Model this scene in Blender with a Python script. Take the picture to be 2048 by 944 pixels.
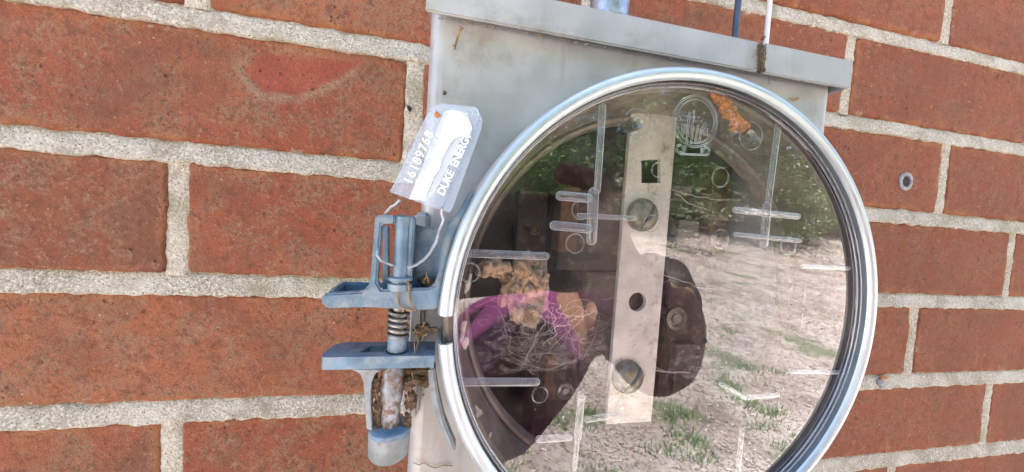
import bpy, bmesh, math, random
from mathutils import Vector, Matrix, noise
from mathutils.geometry import tessellate_polygon
random.seed(7)
for o in list(bpy.data.objects): bpy.data.objects.remove(o)
S = bpy.context.scene
COL = S.collection
GZ = 1600.0                       # the wall origin is 1600 mm above the ground; all modelling is in mm
# ---------------------------------------------------------------- camera, sky, sun
CAM = Vector((129.79, -204.80, -159.74))
RM = Matrix(((0.977429, -0.200828, 0.065583), (0.055293, -0.056434, -0.996874), (0.203901, 0.978, -0.044056)))  # right, down, forward
F = 680.0
cd = bpy.data.cameras.new('camera'); cam = bpy.data.objects.new('camera', cd); COL.objects.link(cam)
cd.sensor_width = 36.0; cd.lens = F / 2048 * 36; cd.clip_start = 0.005; cd.clip_end = 400
m = Matrix.Identity(4)
for i in range(3):
    m[i][0] = RM[0][i]; m[i][1] = -RM[1][i]; m[i][2] = -RM[2][i]
    m[i][3] = (CAM[i] + (GZ if i == 2 else 0)) / 1000
cam.matrix_world = m
S.camera = cam
SUN_EL, SUN_AZ = math.radians(71), math.radians(20)   # the sun stands behind the wall, a little to the right
sun_dir = Vector((math.sin(SUN_AZ) * math.cos(SUN_EL), math.cos(SUN_AZ) * math.cos(SUN_EL), math.sin(SUN_EL)))
w = bpy.data.worlds.new('World'); S.world = w; w.use_nodes = True
sky = w.node_tree.nodes.new('ShaderNodeTexSky'); sky.sky_type = 'NISHITA'; sky.sun_disc = False
sky.sun_elevation = SUN_EL; sky.sun_rotation = SUN_AZ
bg = w.node_tree.nodes['Background']; bg.inputs['Strength'].default_value = 0.11
w.node_tree.links.new(sky.outputs[0], bg.inputs['Color'])
sl = bpy.data.lights.new('sun', 'SUN'); sl.energy = 5.0; sl.angle = math.radians(0.5); sl.color = (1, 0.95, 0.87)
so = bpy.data.objects.new('sun', sl); COL.objects.link(so)
so.rotation_euler = (-sun_dir).to_track_quat('-Z', 'Y').to_euler(); so.location = (0, 3, 6)
S.view_settings.view_transform = 'Standard'; S.view_settings.look = 'None'
S.view_settings.gamma = 1; S.view_settings.exposure = 2.68
S.render.engine = 'CYCLES'
S.cycles.max_bounces = 12; S.cycles.transparent_max_bounces = 16; S.cycles.transmission_bounces = 10
S.cycles.use_denoising = True

def ray(px, py):
    d = Vector(((px - 1024) / F, (py - 472) / F, 1.0))
    return RM.transposed() @ d
def P(px, py, y):                 # the point of the plane y (mm) that the photograph shows at px, py
    d = ray(px, py); t = (y - CAM.y) / d.y
    return CAM + d * t
def XZ(px, py, y):
    p = P(px, py, y); return (p.x, p.z)
def fbm(x, y, z, s, o=4):
    return noise.fractal(Vector((x, y, z)) * s, 1.0, 2.0, o)

# ---------------------------------------------------------------- materials
class NT:
    def __init__(s, name):
        s.m = bpy.data.materials.new(name); s.m.use_nodes = True; s.t = s.m.node_tree
        s.b = s.t.nodes['Principled BSDF']; s.out = s.t.nodes['Material Output']; s._p = None
    def n(s, typ, **kw):
        nd = s.t.nodes.new(typ)
        for k, v in kw.items(): setattr(nd, k, v)
        return nd
    def l(s, a, b): s.t.links.new(a, b)
    def pos(s, sc=(1, 1, 1)):      # world position in mm, scaled
        g = s.n('ShaderNodeNewGeometry'); v = s.n('ShaderNodeVectorMath', operation='MULTIPLY')
        s.l(g.outputs['Position'], v.inputs[0]); v.inputs[1].default_value = tuple(1000 * k for k in sc); return v.outputs[0]
    def noise(s, scale, detail=4, rough=.55, sc=(1, 1, 1), dist=0):
        q = s.n('ShaderNodeTexNoise'); s.l(s.pos(sc), q.inputs['Vector'])
        q.inputs['Scale'].default_value = scale; q.inputs['Detail'].default_value = detail
        q.inputs['Roughness'].default_value = rough; q.inputs['Distortion'].default_value = dist; return q.outputs['Fac']
    def vor(s, scale, feat='F1', sc=(1, 1, 1)):
        q = s.n('ShaderNodeTexVoronoi', feature=feat); s.l(s.pos(sc), q.inputs['Vector']); q.inputs['Scale'].default_value = scale
        return q.outputs['Distance']
    def ramp(s, x, a, b, lo=0., hi=1.):   # smooth map of x in a..b to lo..hi
        q = s.n('ShaderNodeMapRange', interpolation_type='SMOOTHSTEP'); s.l(x, q.inputs[0])
        for i, v in enumerate((a, b, lo, hi)): q.inputs[1 + i].default_value = v
        return q.outputs[0]
    def mix(s, f, a, b):
        q = s.n('ShaderNodeMix', data_type='RGBA')
        if isinstance(f, (int, float)): q.inputs[0].default_value = f
        else: s.l(f, q.inputs[0])
        for i, v in ((6, a), (7, b)):
            if isinstance(v, tuple): q.inputs[i].default_value = (*v, 1)
            else: s.l(v, q.inputs[i])
        return q.outputs[2]
    def math(s, op, a, b=0.):
        q = s.n('ShaderNodeMath', operation=op)
        for i, v in enumerate((a, b)):
            if isinstance(v, (int, float)): q.inputs[i].default_value = v
            else: s.l(v, q.inputs[i])
        return q.outputs[0]
    def bump(s, h, strength=.5, dist=.001):
        q = s.n('ShaderNodeBump'); s.l(h, q.inputs['Height']); q.inputs['Strength'].default_value = strength
        q.inputs['Distance'].default_value = dist
        s.l(q.outputs[0], s.b.inputs['Normal']); return q.outputs[0]
    def set(s, color=None, rough=None, metal=None, spec=None):
        for k, v in (('Base Color', color), ('Roughness', rough), ('Metallic', metal), ('Specular IOR Level', spec)):
            if v is None: continue
            if isinstance(v, tuple): s.b.inputs[k].default_value = (*v, 1)
            elif isinstance(v, (int, float)): s.b.inputs[k].default_value = v
            else: s.l(v, s.b.inputs[k])
        return s

def simple(name, col, rough=.6, metal=0., var=.25, scale=.15, dirt=None, bump=.15, dirt_lo=.5, dirt_hi=.7):
    t = NT(name)
    dark = tuple(c * (1 - var) for c in col); light = tuple(min(1, c * (1 + var)) for c in col)
    c = t.mix(t.ramp(t.noise(scale, 6), .3, .7), dark, light)
    if dirt: c = t.mix(t.ramp(t.noise(scale * 2.3, 8, .65), dirt_lo, dirt_hi), c, dirt)
    r = t.ramp(t.noise(scale * 3, 5), .3, .7, max(.03, rough - .12), min(1, rough + .12))
    t.set(c, r, metal); t.bump(t.noise(scale * 8, 5, .6), bump, .0006)
    return t.m

def brick_mat():
    t = NT('brick_clay')
    oi = t.n('ShaderNodeObjectInfo').outputs['Random']
    x = t.n('ShaderNodeSeparateXYZ'); t.l(t.pos(), x.inputs[0])
    right = t.ramp(x.outputs[0], 200, 420)          # the bricks right of the box come from smoother, redder firings
    big = t.noise(.011, 3); mid = t.noise(.05, 6, .62); fine = t.noise(.45, 5, .7); grit = t.noise(1.3, 3, .6)
    base = t.mix(t.ramp(big, .35, .65), (.335, .092, .050), (.395, .138, .070))
    base = t.mix(t.ramp(oi, .45, 1, 0, .6), base, (.20, .062, .040))
    base = t.mix(t.ramp(oi, .35, 0, 0, .45), base, (.44, .175, .085))
    red = t.mix(t.ramp(t.noise(.02, 4, sc=(1, 1, .5)), .35, .65), (.27, .078, .046), (.34, .105, .058))
    base = t.mix(t.math('MULTIPLY', right, .8), base, red)
    sand = t.math('MULTIPLY', t.ramp(mid, .42, .58), t.ramp(fine, .40, .55))
    sand = t.math('MULTIPLY', sand, t.ramp(right, 0, 1, .85, .35))
    base = t.mix(sand, base, (.30, .20, .13))
    base = t.mix(t.math('MULTIPLY', t.ramp(t.noise(.028, 5, .65, dist=.6), .5, .68), t.ramp(right, 0, 1, .6, .3)), base, (.19, .105, .07))
    base = t.mix(t.math('MULTIPLY', t.ramp(t.noise(.16, 6, .8), .50, .62), .7), base, (.145, .068, .046))
    base = t.mix(t.math('MULTIPLY', t.ramp(t.noise(.30, 4, .7), .54, .64), .55), base, (.12, .055, .038))
    base = t.mix(t.math('MULTIPLY', t.ramp(t.noise(.2, 5, .75), .56, .68), .5), base, (.48, .29, .175))
    ar = t.n('ShaderNodeAttribute'); ar.attribute_name = 'arris'
    base = t.mix(t.math('MULTIPLY', t.math('MULTIPLY', ar.outputs['Fac'], t.ramp(t.noise(.05, 4), .42, .62)), .7), base, (.52, .21, .075))
    base = t.mix(t.math('MULTIPLY', t.ramp(t.noise(.09, 5, .6), .55, .75), .45), base, (.235, .105, .065))
    streak = t.math('MULTIPLY', t.ramp(t.noise(.08, 4, sc=(1, 1, .25)), .62, .75), .5)
    base = t.mix(streak, base, (.50, .205, .085))
    sm_ = t.math('MULTIPLY', t.ramp(ar.outputs['Fac'], .05, .5), t.ramp(t.noise(.07, 6, .75), .58, .66)); base = t.mix(t.math('MULTIPLY', sm_, .75), base, (.50, .44, .36))
    base = t.mix(t.ramp(t.noise(.035, 7, .8), .66, .76, 0, .6), base, (.46, .38, .28))
    at = t.n('ShaderNodeAttribute'); at.attribute_name = 'spall'
    base = t.mix(t.math('MULTIPLY', at.outputs['Fac'], .85), base, t.mix(t.ramp(mid, .3, .7), (.33, .075, .05), (.42, .105, .065)))
    rim = t.n('ShaderNodeAttribute'); rim.attribute_name = 'rim'
    base = t.mix(t.math('MULTIPLY', rim.outputs['Fac'], t.ramp(fine, .3, .55, .2, .9)), base, (.40, .29, .20))
    pits = t.ramp(t.vor(.18), .08, .19, 1, 0); pits = t.math('MULTIPLY', pits, t.ramp(t.noise(.03, 3), .50, .66))
    pits2 = t.ramp(t.vor(.42), .10, .2, 1, 0); pits2 = t.math('MULTIPLY', pits2, t.ramp(t.noise(.05, 3), .52, .62))
    base = t.mix(t.math('MULTIPLY', t.math('MAXIMUM', pits, pits2), .8), base, (.10, .045, .03))
    wh = t.ramp(t.vor(.13), .04, .07, 1, 0); wh = t.math('MULTIPLY', wh, t.ramp(fine, .45, .55))
    base = t.mix(wh, base, (.62, .52, .44))
    base = t.mix(t.math('MULTIPLY', t.ramp(grit, .40, .60, 0, 1), .45), base, (.20, .085, .05))
    base = t.mix(t.math('MULTIPLY', t.ramp(t.noise(.8, 3, .6), .57, .7), .25), base, (.56, .33, .21))
    base = t.mix(t.ramp(t.noise(.009, 4, .6, dist=1.0), .50, .66, 0, .5), base, (.20, .075, .048))
    t.set(base, .88, 0, .25)
    h = t.math('ADD', t.math('MULTIPLY', fine, .8), t.math('MULTIPLY', grit, .35))
    h = t.math('ADD', h, t.math('MULTIPLY', mid, 1.2))
    h = t.math('SUBTRACT', h, t.math('MULTIPLY', t.math('MAXIMUM', pits, pits2), .9))
    t.bump(h, 1.0, .0026)
    return t.m
def mortar_mat():
    t = NT('mortar_sand')
    c = t.mix(t.ramp(t.noise(.03, 5), .35, .65), (.43, .385, .305), (.64, .595, .505))
    c = t.mix(t.ramp(t.noise(.7, 4, .7), .45, .62), c, (.80, .75, .66))
    c = t.mix(t.ramp(t.vor(.5), .12, .26, .85, 0), c, (.19, .15, .11))
    c = t.mix(t.ramp(t.noise(.022, 5), .54, .68, 0, .6), c, (.33, .33, .18))
    c = t.mix(t.ramp(t.noise(.045, 6, .75), .50, .64, 0, .6), c, (.34, .285, .21))
    c = t.mix(t.ramp(t.noise(.25, 4, .7), .62, .75, 0, .5), c, (.30, .21, .14))
    t.set(c, .93, 0, .2)
    t.bump(t.math('ADD', t.noise(.9, 4, .7), t.math('MULTIPLY', t.vor(.8), .5)), 1.0, .002)
    return t.m
def galv_mat():
    t = NT('grey_enclosure_paint')
    c = t.mix(t.ramp(t.noise(.02, 4), .3, .7), (.33, .345, .35), (.46, .47, .475))
    c = t.mix(t.ramp(t.noise(.5, 4, .7), .55, .75, 0, .35), c, (.30, .30, .30))
    c = t.mix(t.ramp(t.noise(.06, 7, .7), .52, .72, 0, .55), c, (.27, .225, .18))
    c = t.mix(t.ramp(t.noise(.10, 6, .7, sc=(1, 1, .15)), .52, .70, 0, .35), c, (.24, .215, .19))
    c = t.mix(t.ramp(t.vor(.10), .02, .05, .7, 0), c, (.15, .11, .08))
    t.set(c, t.ramp(t.noise(.08, 5), .3, .7, .34, .52), .35)
    t.bump(t.noise(1.1, 4, .6), .12, .0004)
    return t.m
def thin_clear(name, rough=.0, wave=.045, dust=.085, tint=(.98, .985, .985), ior=1.60):
    t = NT(name)
    tr = t.n('ShaderNodeBsdfTransparent'); tr.inputs[0].default_value = (*tint, 1)
    gl = t.n('ShaderNodeBsdfGlossy'); gl.inputs['Roughness'].default_value = rough
    fr = t.n('ShaderNodeFresnel'); bf = t.n('ShaderNodeNewGeometry').outputs['Backfacing']
    t.l(t.ramp(bf, 0, 1, ior, 1 / ior), fr.inputs[0])   # a thin sheet: the same reflectance from both sides
    bp = t.n('ShaderNodeBump'); bp.inputs['Strength'].default_value = wave; bp.inputs['Distance'].default_value = .001
    t.l(t.noise(.035, 2, .4), bp.inputs['Height']); t.l(bp.outputs[0], gl.inputs['Normal'])
    two = t.math('MINIMUM', t.math('MULTIPLY', fr.outputs[0], 2.0), 1.0)
    mx = t.n('ShaderNodeMixShader'); t.l(two, mx.inputs[0]); t.l(tr.outputs[0], mx.inputs[1]); t.l(gl.outputs[0], mx.inputs[2])
    df = t.n('ShaderNodeBsdfDiffuse'); df.inputs[0].default_value = (.55, .50, .46, 1)
    fac = t.math('MULTIPLY', t.ramp(t.noise(.03, 6, .7), .35, .8), dust)
    fac = t.math('ADD', fac, t.math('MULTIPLY', t.ramp(t.vor(.22), .03, .07, 1, 0), .3 if dust > .05 else 0.0))
    m2 = t.n('ShaderNodeMixShader'); t.l(fac, m2.inputs[0]); t.l(mx.outputs[0], m2.inputs[1]); t.l(df.outputs[0], m2.inputs[2])
    t.l(m2.outputs[0], t.out.inputs['Surface']); return t.m
def rib_mat(name):
    t = NT(name)
    tr = t.n('ShaderNodeBsdfTransparent'); tr.inputs[0].default_value = (.88, .90, .93, 1)
    gl = t.n('ShaderNodeBsdfGlossy'); gl.inputs['Roughness'].default_value = .08
    df = t.n('ShaderNodeBsdfDiffuse'); df.inputs[0].default_value = (.85, .87, .92, 1)
    lw = t.n('ShaderNodeLayerWeight'); lw.inputs[0].default_value = .35
    mx = t.n('ShaderNodeMixShader'); t.l(t.ramp(lw.outputs['Facing'], .15, .75, .10, .9), mx.inputs[0]); t.l(tr.outputs[0], mx.inputs[1]); t.l(gl.outputs[0], mx.inputs[2])
    m2 = t.n('ShaderNodeMixShader'); t.l(t.ramp(lw.outputs['Facing'], .2, .6, .08, .85), m2.inputs[0]); t.l(mx.outputs[0], m2.inputs[1]); t.l(df.outputs[0], m2.inputs[2])  # white diffuse at the edges paints in the bright reflected glints
    t.l(m2.outputs[0], t.out.inputs['Surface']); return t.m
def tag_mat():
    t = NT('milky_clear_plastic'); t.set((.76, .87, 1.0), .1, 0, .9)
    tr = t.n('ShaderNodeBsdfTransparent'); tr.inputs[0].default_value = (.93, .95, 1, 1); lw = t.n('ShaderNodeLayerWeight'); lw.inputs[0].default_value = .3
    mx = t.n('ShaderNodeMixShader'); t.l(t.math('ADD', t.ramp(lw.outputs['Facing'], .2, .9, .27, .85), t.ramp(t.noise(.2, 5, .7), .5, .8, 0, .12)), mx.inputs[0]); t.l(tr.outputs[0], mx.inputs[1]); t.l(t.b.outputs[0], mx.inputs[2])
    t.l(mx.outputs[0], t.out.inputs['Surface']); return t.m
def solid_clear(name, col=(.96, .97, .99), rough=.03, ior=1.5, haze=.0):
    t = NT(name); t.set(col, rough, 0); t.b.inputs['Transmission Weight'].default_value = 1 - haze; t.b.inputs['IOR'].default_value = ior
    return t.m
def veil(name, col, dens, scale=.12):
    t = NT(name)
    tr = t.n('ShaderNodeBsdfTransparent'); df = t.n('ShaderNodeBsdfDiffuse'); df.inputs[0].default_value = (*col, 1)
    mx = t.n('ShaderNodeMixShader')
    a = t.ramp(t.noise(scale, 8, .75, sc=(1, 1, 2.2), dist=1.2), .42, .72); t.l(t.math('MULTIPLY', a, dens), mx.inputs[0])
    t.l(tr.outputs[0], mx.inputs[1]); t.l(df.outputs[0], mx.inputs[2]); t.l(mx.outputs[0], t.out.inputs['Surface']); return t.m

M = dict(
    brick=brick_mat(), mortar=mortar_mat(), galv=galv_mat(), cover=thin_clear('clear_polycarbonate'),
    skirt=thin_clear('clear_rim_plastic', .02, .5, .12, (.55, .56, .58)), rib=rib_mat('moulded_clear_rib'),
    ring=simple('ring_aluminium', (.52, .60, .63), .40, .6, .06, .04, None, .0),
    blue=simple('weathered_blue_casting', (.115, .20, .285), .5, .25, .3, .09, (.22, .27, .31), .3, .40, .66),
    grey=simple('grey_casting', (.24, .275, .295), .55, .3, .25, .12, (.24, .18, .12), .25, .5, .72),
    barrel=simple('pale_barrel', (.26, .285, .32), .45, .3, .35, .2, (.17, .10, .065), .4, .42, .6),
    steel=simple('dull_steel', (.27, .265, .25), .38, .8, .25, .3, (.20, .13, .08), .2, .5, .7),
    bar=simple('mounting_bar_metal', (.53, .49, .46), .38, .2, .16, .09, (.27, .21, .17), .12, .52, .74),
    head=simple('oxidised_screw', (.22, .22, .19), .4, .6, .35, .3, (.30, .17, .09), .3, .48, .66),
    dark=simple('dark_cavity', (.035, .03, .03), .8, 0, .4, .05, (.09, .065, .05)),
    block=simple('brown_block', (.07, .052, .048), .6, .1, .35, .07, (.20, .15, .12)),
    copper=simple('tarnished_copper', (.22, .13, .08), .45, .6, .35, .12, (.12, .08, .06)),
    collar=simple('socket_collar', (.24, .20, .17), .5, .3, .3, .07, (.18, .14, .11)),
    mud=simple('mud_nest', (.50, .345, .235), .95, 0, .4, .18, (.24, .18, .14), .9, .48, .62),
    rust=simple('orange_nest_crumb', (.62, .25, .08), .95, 0, .5, .5, (.22, .09, .04), .9, .5, .7),
    dirt=simple('dark_dirt', (.13, .085, .05), .95, 0, .5, .5, (.28, .18, .10), .9),
    straw=simple('dry_straw', (.25, .16, .085), .9, 0, .4, .3),
    flake=simple('pale_flake', (.55, .48, .42), .9, 0, .2, .3),
    web=simple('spider_silk', (.42, .37, .35), .8, 0, .1, .3), veil=veil('dusty_web_sheet', (.50, .44, .42), .55),
    tagp=tag_mat(),
    white=simple('white_print_and_glare', (.93, .94, .96), .5, 0, .03, .2, None, .03),  # white of the lettering, also used for the painted glare on the tag
    wire=simple('grey_seal_wire', (.34, .37, .42), .4, .4, .2, .4),
    cableb=simple('blue_black_cable', (.045, .07, .12), .45, 0, .2, .1), cablew=simple('white_cable', (.62, .62, .66), .5, 0, .08, .1),
    pipe=simple('galvanised_pipe', (.40, .44, .50), .32, .7, .25, .1, (.6, .62, .66)),
    anchor=simple('grey_plastic_anchor', (.26, .26, .28), .6, 0, .35, .5, (.12, .10, .09)),
    black=simple('black_hole', (.02, .02, .022), .8, 0, .2, .3),
)
# ---------------------------------------------------------------- mesh builder
class MB:
    def __init__(s): s.v = []; s.f = []
    def add(s, vs, fs):
        k = len(s.v); s.v += [tuple(v) for v in vs]; s.f += [tuple(k + i for i in f) for f in fs]
    def plate(s, outline, y0, y1, holes=()):          # outline in x,z; y0 front, y1 back
        loops = [list(outline)] + [list(h) for h in holes]; flat = [p for L in loops for p in L]; n = len(flat)
        tris = tessellate_polygon([[Vector((p[0], p[1], 0)) for p in L] for L in loops])
        vs = [(p[0], y0, p[1]) for p in flat] + [(p[0], y1, p[1]) for p in flat]
        fs = [t for t in tris] + [tuple(i + n for i in reversed(t)) for t in tris]
        k = 0
        for L in loops:
            c = len(L)
            for i in range(c): a, b = k + i, k + (i + 1) % c; fs.append((a, b, b + n, a + n))
            k += c
        s.add(vs, fs)
    def box(s, c, d):
        x, y, z = c; a, b, e = (k / 2 for k in d)
        s.plate([(x - a, z - e), (x + a, z - e), (x + a, z + e), (x - a, z + e)], y - b, y + b)
    def tube(s, pts, r, n=8, cap=True):
        pts = [Vector(p) for p in pts]; rs = r if isinstance(r, (list, tuple)) else [r] * len(pts)
        rings = []; up = None
        for i, p in enumerate(pts):
            t = (pts[min(i + 1, len(pts) - 1)] - pts[max(i - 1, 0)]).normalized()
            if up is None: up = t.orthogonal().normalized()
            up = (up - t * up.dot(t)).normalized(); q = t.cross(up)
            rings.append([p + (up * math.cos(2 * math.pi * k / n) + q * math.sin(2 * math.pi * k / n)) * rs[i] for k in range(n)])
        vs = [v for R_ in rings for v in R_]; fs = []
        for i in range(len(pts) - 1):
            for k in range(n):
                a = i * n + k; b = i * n + (k + 1) % n; fs.append((a, b, b + n, a + n))
        if cap: fs.append(tuple(range(n - 1, -1, -1))); fs.append(tuple(range((len(pts) - 1) * n, len(pts) * n)))
        s.add(vs, fs)
    def lathe(s, c, prof, n=64, a0=0., a1=360., closed=False, axis='y'):
        full = abs(a1 - a0) >= 359.9; m_ = n if full else n + 1; vs = []; fs = []; k = len(prof)
        for i in range(m_):
            a = math.radians(a0 + (a1 - a0) * i / n)
            for r, h in prof:
                if axis == 'y': vs.append((c[0] + r * math.cos(a), h, c[1] + r * math.sin(a)))
                else: vs.append((c[0] + r * math.cos(a), c[1] + r * math.sin(a), h))
        kk = k if closed else k - 1
        for i in range(n):
            for j in range(kk):
                a = i * k + j; b = i * k + (j + 1) % k; e = ((i + 1) % m_) * k
                fs.append((a, b, e + (j + 1) % k, e + j))
        if not full and closed: fs.append(tuple(range(k))); fs.append(tuple(range(n * k, n * k + k)))
        s.add(vs, fs)
    def blob(s, c, r, nz=.3, sc=.2, seed=0, sub=3):
        bm = bmesh.new(); bmesh.ops.create_icosphere(bm, subdivisions=sub, radius=1)
        vs = []
        for v in bm.verts:
            p = Vector((v.co.x * r[0], v.co.y * r[1], v.co.z * r[2]))
            k = 1 + nz * fbm(p.x + seed * 17, p.y, p.z, sc, 4); vs.append((c[0] + p.x * k, c[1] + p.y * k, c[2] + p.z * k))
        bm.verts.index_update(); fs = [tuple(v.index for v in f.verts) for f in bm.faces]; bm.free(); s.add(vs, fs)
    def build(s, name, mat, parent=None, bevel=0, smooth=None, seg=2, attrs=None):
        base = parent['_b'] if parent is not None else (0, 0, -GZ)
        me = bpy.data.meshes.new(name)
        me.from_pydata([((v[0] - base[0]) / 1000, (v[1] - base[1]) / 1000, (v[2] - base[2]) / 1000) for v in s.v], [], s.f)
        me.materials.append(M[mat] if isinstance(mat, str) else mat)
        if attrs:
            for an, vals in attrs.items():
                at = me.attributes.new(an, 'FLOAT', 'POINT'); at.data.foreach_set('value', vals)
        bm = bmesh.new(); bm.from_mesh(me)
        if not attrs: bmesh.ops.remove_doubles(bm, verts=bm.verts, dist=1e-6)
        bmesh.ops.recalc_face_normals(bm, faces=bm.faces)
        if bevel:
            bmesh.ops.dissolve_limit(bm, angle_limit=.01, verts=bm.verts, edges=bm.edges)
            es = [e for e in bm.edges if len(e.link_faces) == 2 and e.calc_face_angle(0) > math.radians(28)]
            bmesh.ops.bevel(bm, geom=es, offset=bevel / 1000, segments=seg, affect='EDGES', clamp_overlap=True)
        bm.to_mesh(me); bm.free()
        o = bpy.data.objects.new(name, me); COL.objects.link(o)
        if parent is not None: o.parent = parent
        if smooth is None: smooth = 40
        if smooth: me.shade_auto_smooth(use_auto_smooth=True, angle=math.radians(smooth)) if hasattr(me, 'shade_auto_smooth') else autosm(me, smooth)
        return o
def autosm(me, deg):
    me.polygons.foreach_set('use_smooth', [True] * len(me.polygons))
    bm = bmesh.new(); bm.from_mesh(me)
    for e in bm.edges: e.smooth = not (len(e.link_faces) == 2 and e.calc_face_angle(0) > math.radians(deg))
    bm.to_mesh(me); bm.free()
def tag(o, label=None, cat=None, group=None, kind=None):
    for k, v in (('label', label), ('category', cat), ('group', group), ('kind', kind)):
        if v: o[k] = v
    return o
def thing(name, base, label, cat, group=None):
    o = bpy.data.objects.new(name, None); COL.objects.link(o); o['_b'] = tuple(base)
    o.location = (base[0] / 1000, base[1] / 1000, (base[2] + GZ) / 1000); o.empty_display_size = .01
    return tag(o, label, cat, group)
def sub(o, base=None):            # let a mesh part carry sub-parts
    o['_b'] = tuple(o.parent['_b']) if o.parent else (0, 0, -GZ); return o
def circ(c, r, n=32, rz=None): return [(c[0] + r * math.cos(2 * math.pi * i / n), c[1] + (rz or r) * math.sin(2 * math.pi * i / n)) for i in range(n)]
def cut(o, cutters):              # boolean difference, baked
    for c in cutters:
        md = o.modifiers.new('cut', 'BOOLEAN'); md.object = c; md.operation = 'DIFFERENCE'; md.solver = 'EXACT'
    dg = bpy.context.evaluated_depsgraph_get(); me = bpy.data.meshes.new_from_object(o.evaluated_get(dg))
    o.modifiers.clear(); o.data = me
    for c in cutters: bpy.data.objects.remove(c)
def lettering(name, txt, size, mat, parent, origin, xdir, zdir, depth=.25, space=1.0, bold=.0):
    cu = bpy.data.curves.new('t', 'FONT'); cu.body = txt; cu.size = size; cu.extrude = depth; cu.space_character = space; cu.offset = bold
    cu.resolution_u = 3
    o = bpy.data.objects.new('t', cu); COL.objects.link(o)
    dg = bpy.context.evaluated_depsgraph_get(); me = bpy.data.meshes.new_from_object(o.evaluated_get(dg)); bpy.data.objects.remove(o)
    x = Vector(xdir).normalized(); z = Vector(zdir); z = (z - x * z.dot(x)).normalized(); nrm = x.cross(z)
    b = Vector(parent['_b']); me.materials.clear(); me.materials.append(M[mat])
    for v in me.vertices:
        p = Vector(origin) + x * v.co.x + z * v.co.y + nrm * v.co.z; v.co = (p - b) / 1000
    r = bpy.data.objects.new(name, me); COL.objects.link(r); r.parent = parent; return r

# ---------------------------------------------------------------- ground
g = MB(); N_ = 90; gx = [-40000 + 80000 * i / N_ for i in range(N_ + 1)]
def gh(x, y):                     # the yard rises gently towards the wood
    d = min(max(0, -y - 3000), 22000); return 1900 * (d / 9500) ** 1.4 + 40 * noise.noise(Vector((x, y, 0)) / 2500) * min(1, max(0, -y - 1000) / 3000)
gy = [3000 - 46000 * (i / N_) ** 1.6 for i in range(N_ + 1)]
g.add([(x, y, gh(x, y) - GZ) for y in gy for x in gx], [(j * (N_ + 1) + i, j * (N_ + 1) + i + 1, (j + 1) * (N_ + 1) + i + 1, (j + 1) * (N_ + 1) + i) for j in range(N_) for i in range(N_)])
t = NT('yard_soil')
c = t.mix(t.ramp(t.noise(.002, 6, .7), .35, .65), (.48, .40, .36), (.70, .62, .58))
c = t.mix(t.ramp(t.noise(.0016, 7, .75), .52, .64, 0, .6), c, (.17, .12, .10))  # dark patches paint the dappled tree shade into the soil colour
c = t.mix(t.ramp(t.noise(.02, 6, .75), .48, .62), c, (.20, .13, .10))
c = t.mix(t.ramp(t.noise(.0011, 5, .6), .55, .66, 0, .75), c, (.10, .16, .05))
t.set(c, .95); t.bump(t.noise(.03, 8, .75), 1, .02)
tag(g.build('ground', t.m), kind='structure')

# ---------------------------------------------------------------- brick wall
H = 67.7; L = 208.7; BH = 57.0
wall = thing('brick_wall', (300, 0, -GZ), 'red brick house wall with wide pale mortar joints behind the meter box', 'wall')
def joints(k, x0, x1):            # x of the head joints of course k
    known = {-1: (306, 515), 0: (3.0, 211.7, 420.8), 1: (110.8, 321, 531.5), 2: (-2.6, 206, 415.5, 624.4), 3: (109, 313.5, 517.8), 4: (-3.2, 205, 412, 620.3), 5: (95, 304, 513)}
    ks = sorted(known.get(k, (3.0 if k % 2 == 0 else 107.5,)))
    a = list(ks)
    while a[0] > x0: a.insert(0, a[0] - L)
    while a[-1] < x1: a.append(a[-1] + L)
    return a
SP = [XZ(*q, 0) for q in ((478, 140), (500, 108), (560, 103), (640, 110), (735, 118), (700, 150), (660, 170), (600, 195), (520, 190))]
def inside(x, z):
    r = False; n = len(SP)
    for i in range(n):
        (xa, za), (xb, zb) = SP[i], SP[(i + 1) % n]
        if (za > z) != (zb > z) and x < (xb - xa) * (z - za) / (zb - za) + xa: r = not r
    return r
def segd(x, z):
    d = 1e9
    for i in range(len(SP)):
        a = Vector(SP[i]); b = Vector(SP[(i + 1) % len(SP)]); ab = b - a; q = Vector((x, z)) - a
        d = min(d, (q - ab * max(0, min(1, q.dot(ab) / ab.length_squared))).length)
    return d
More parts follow.
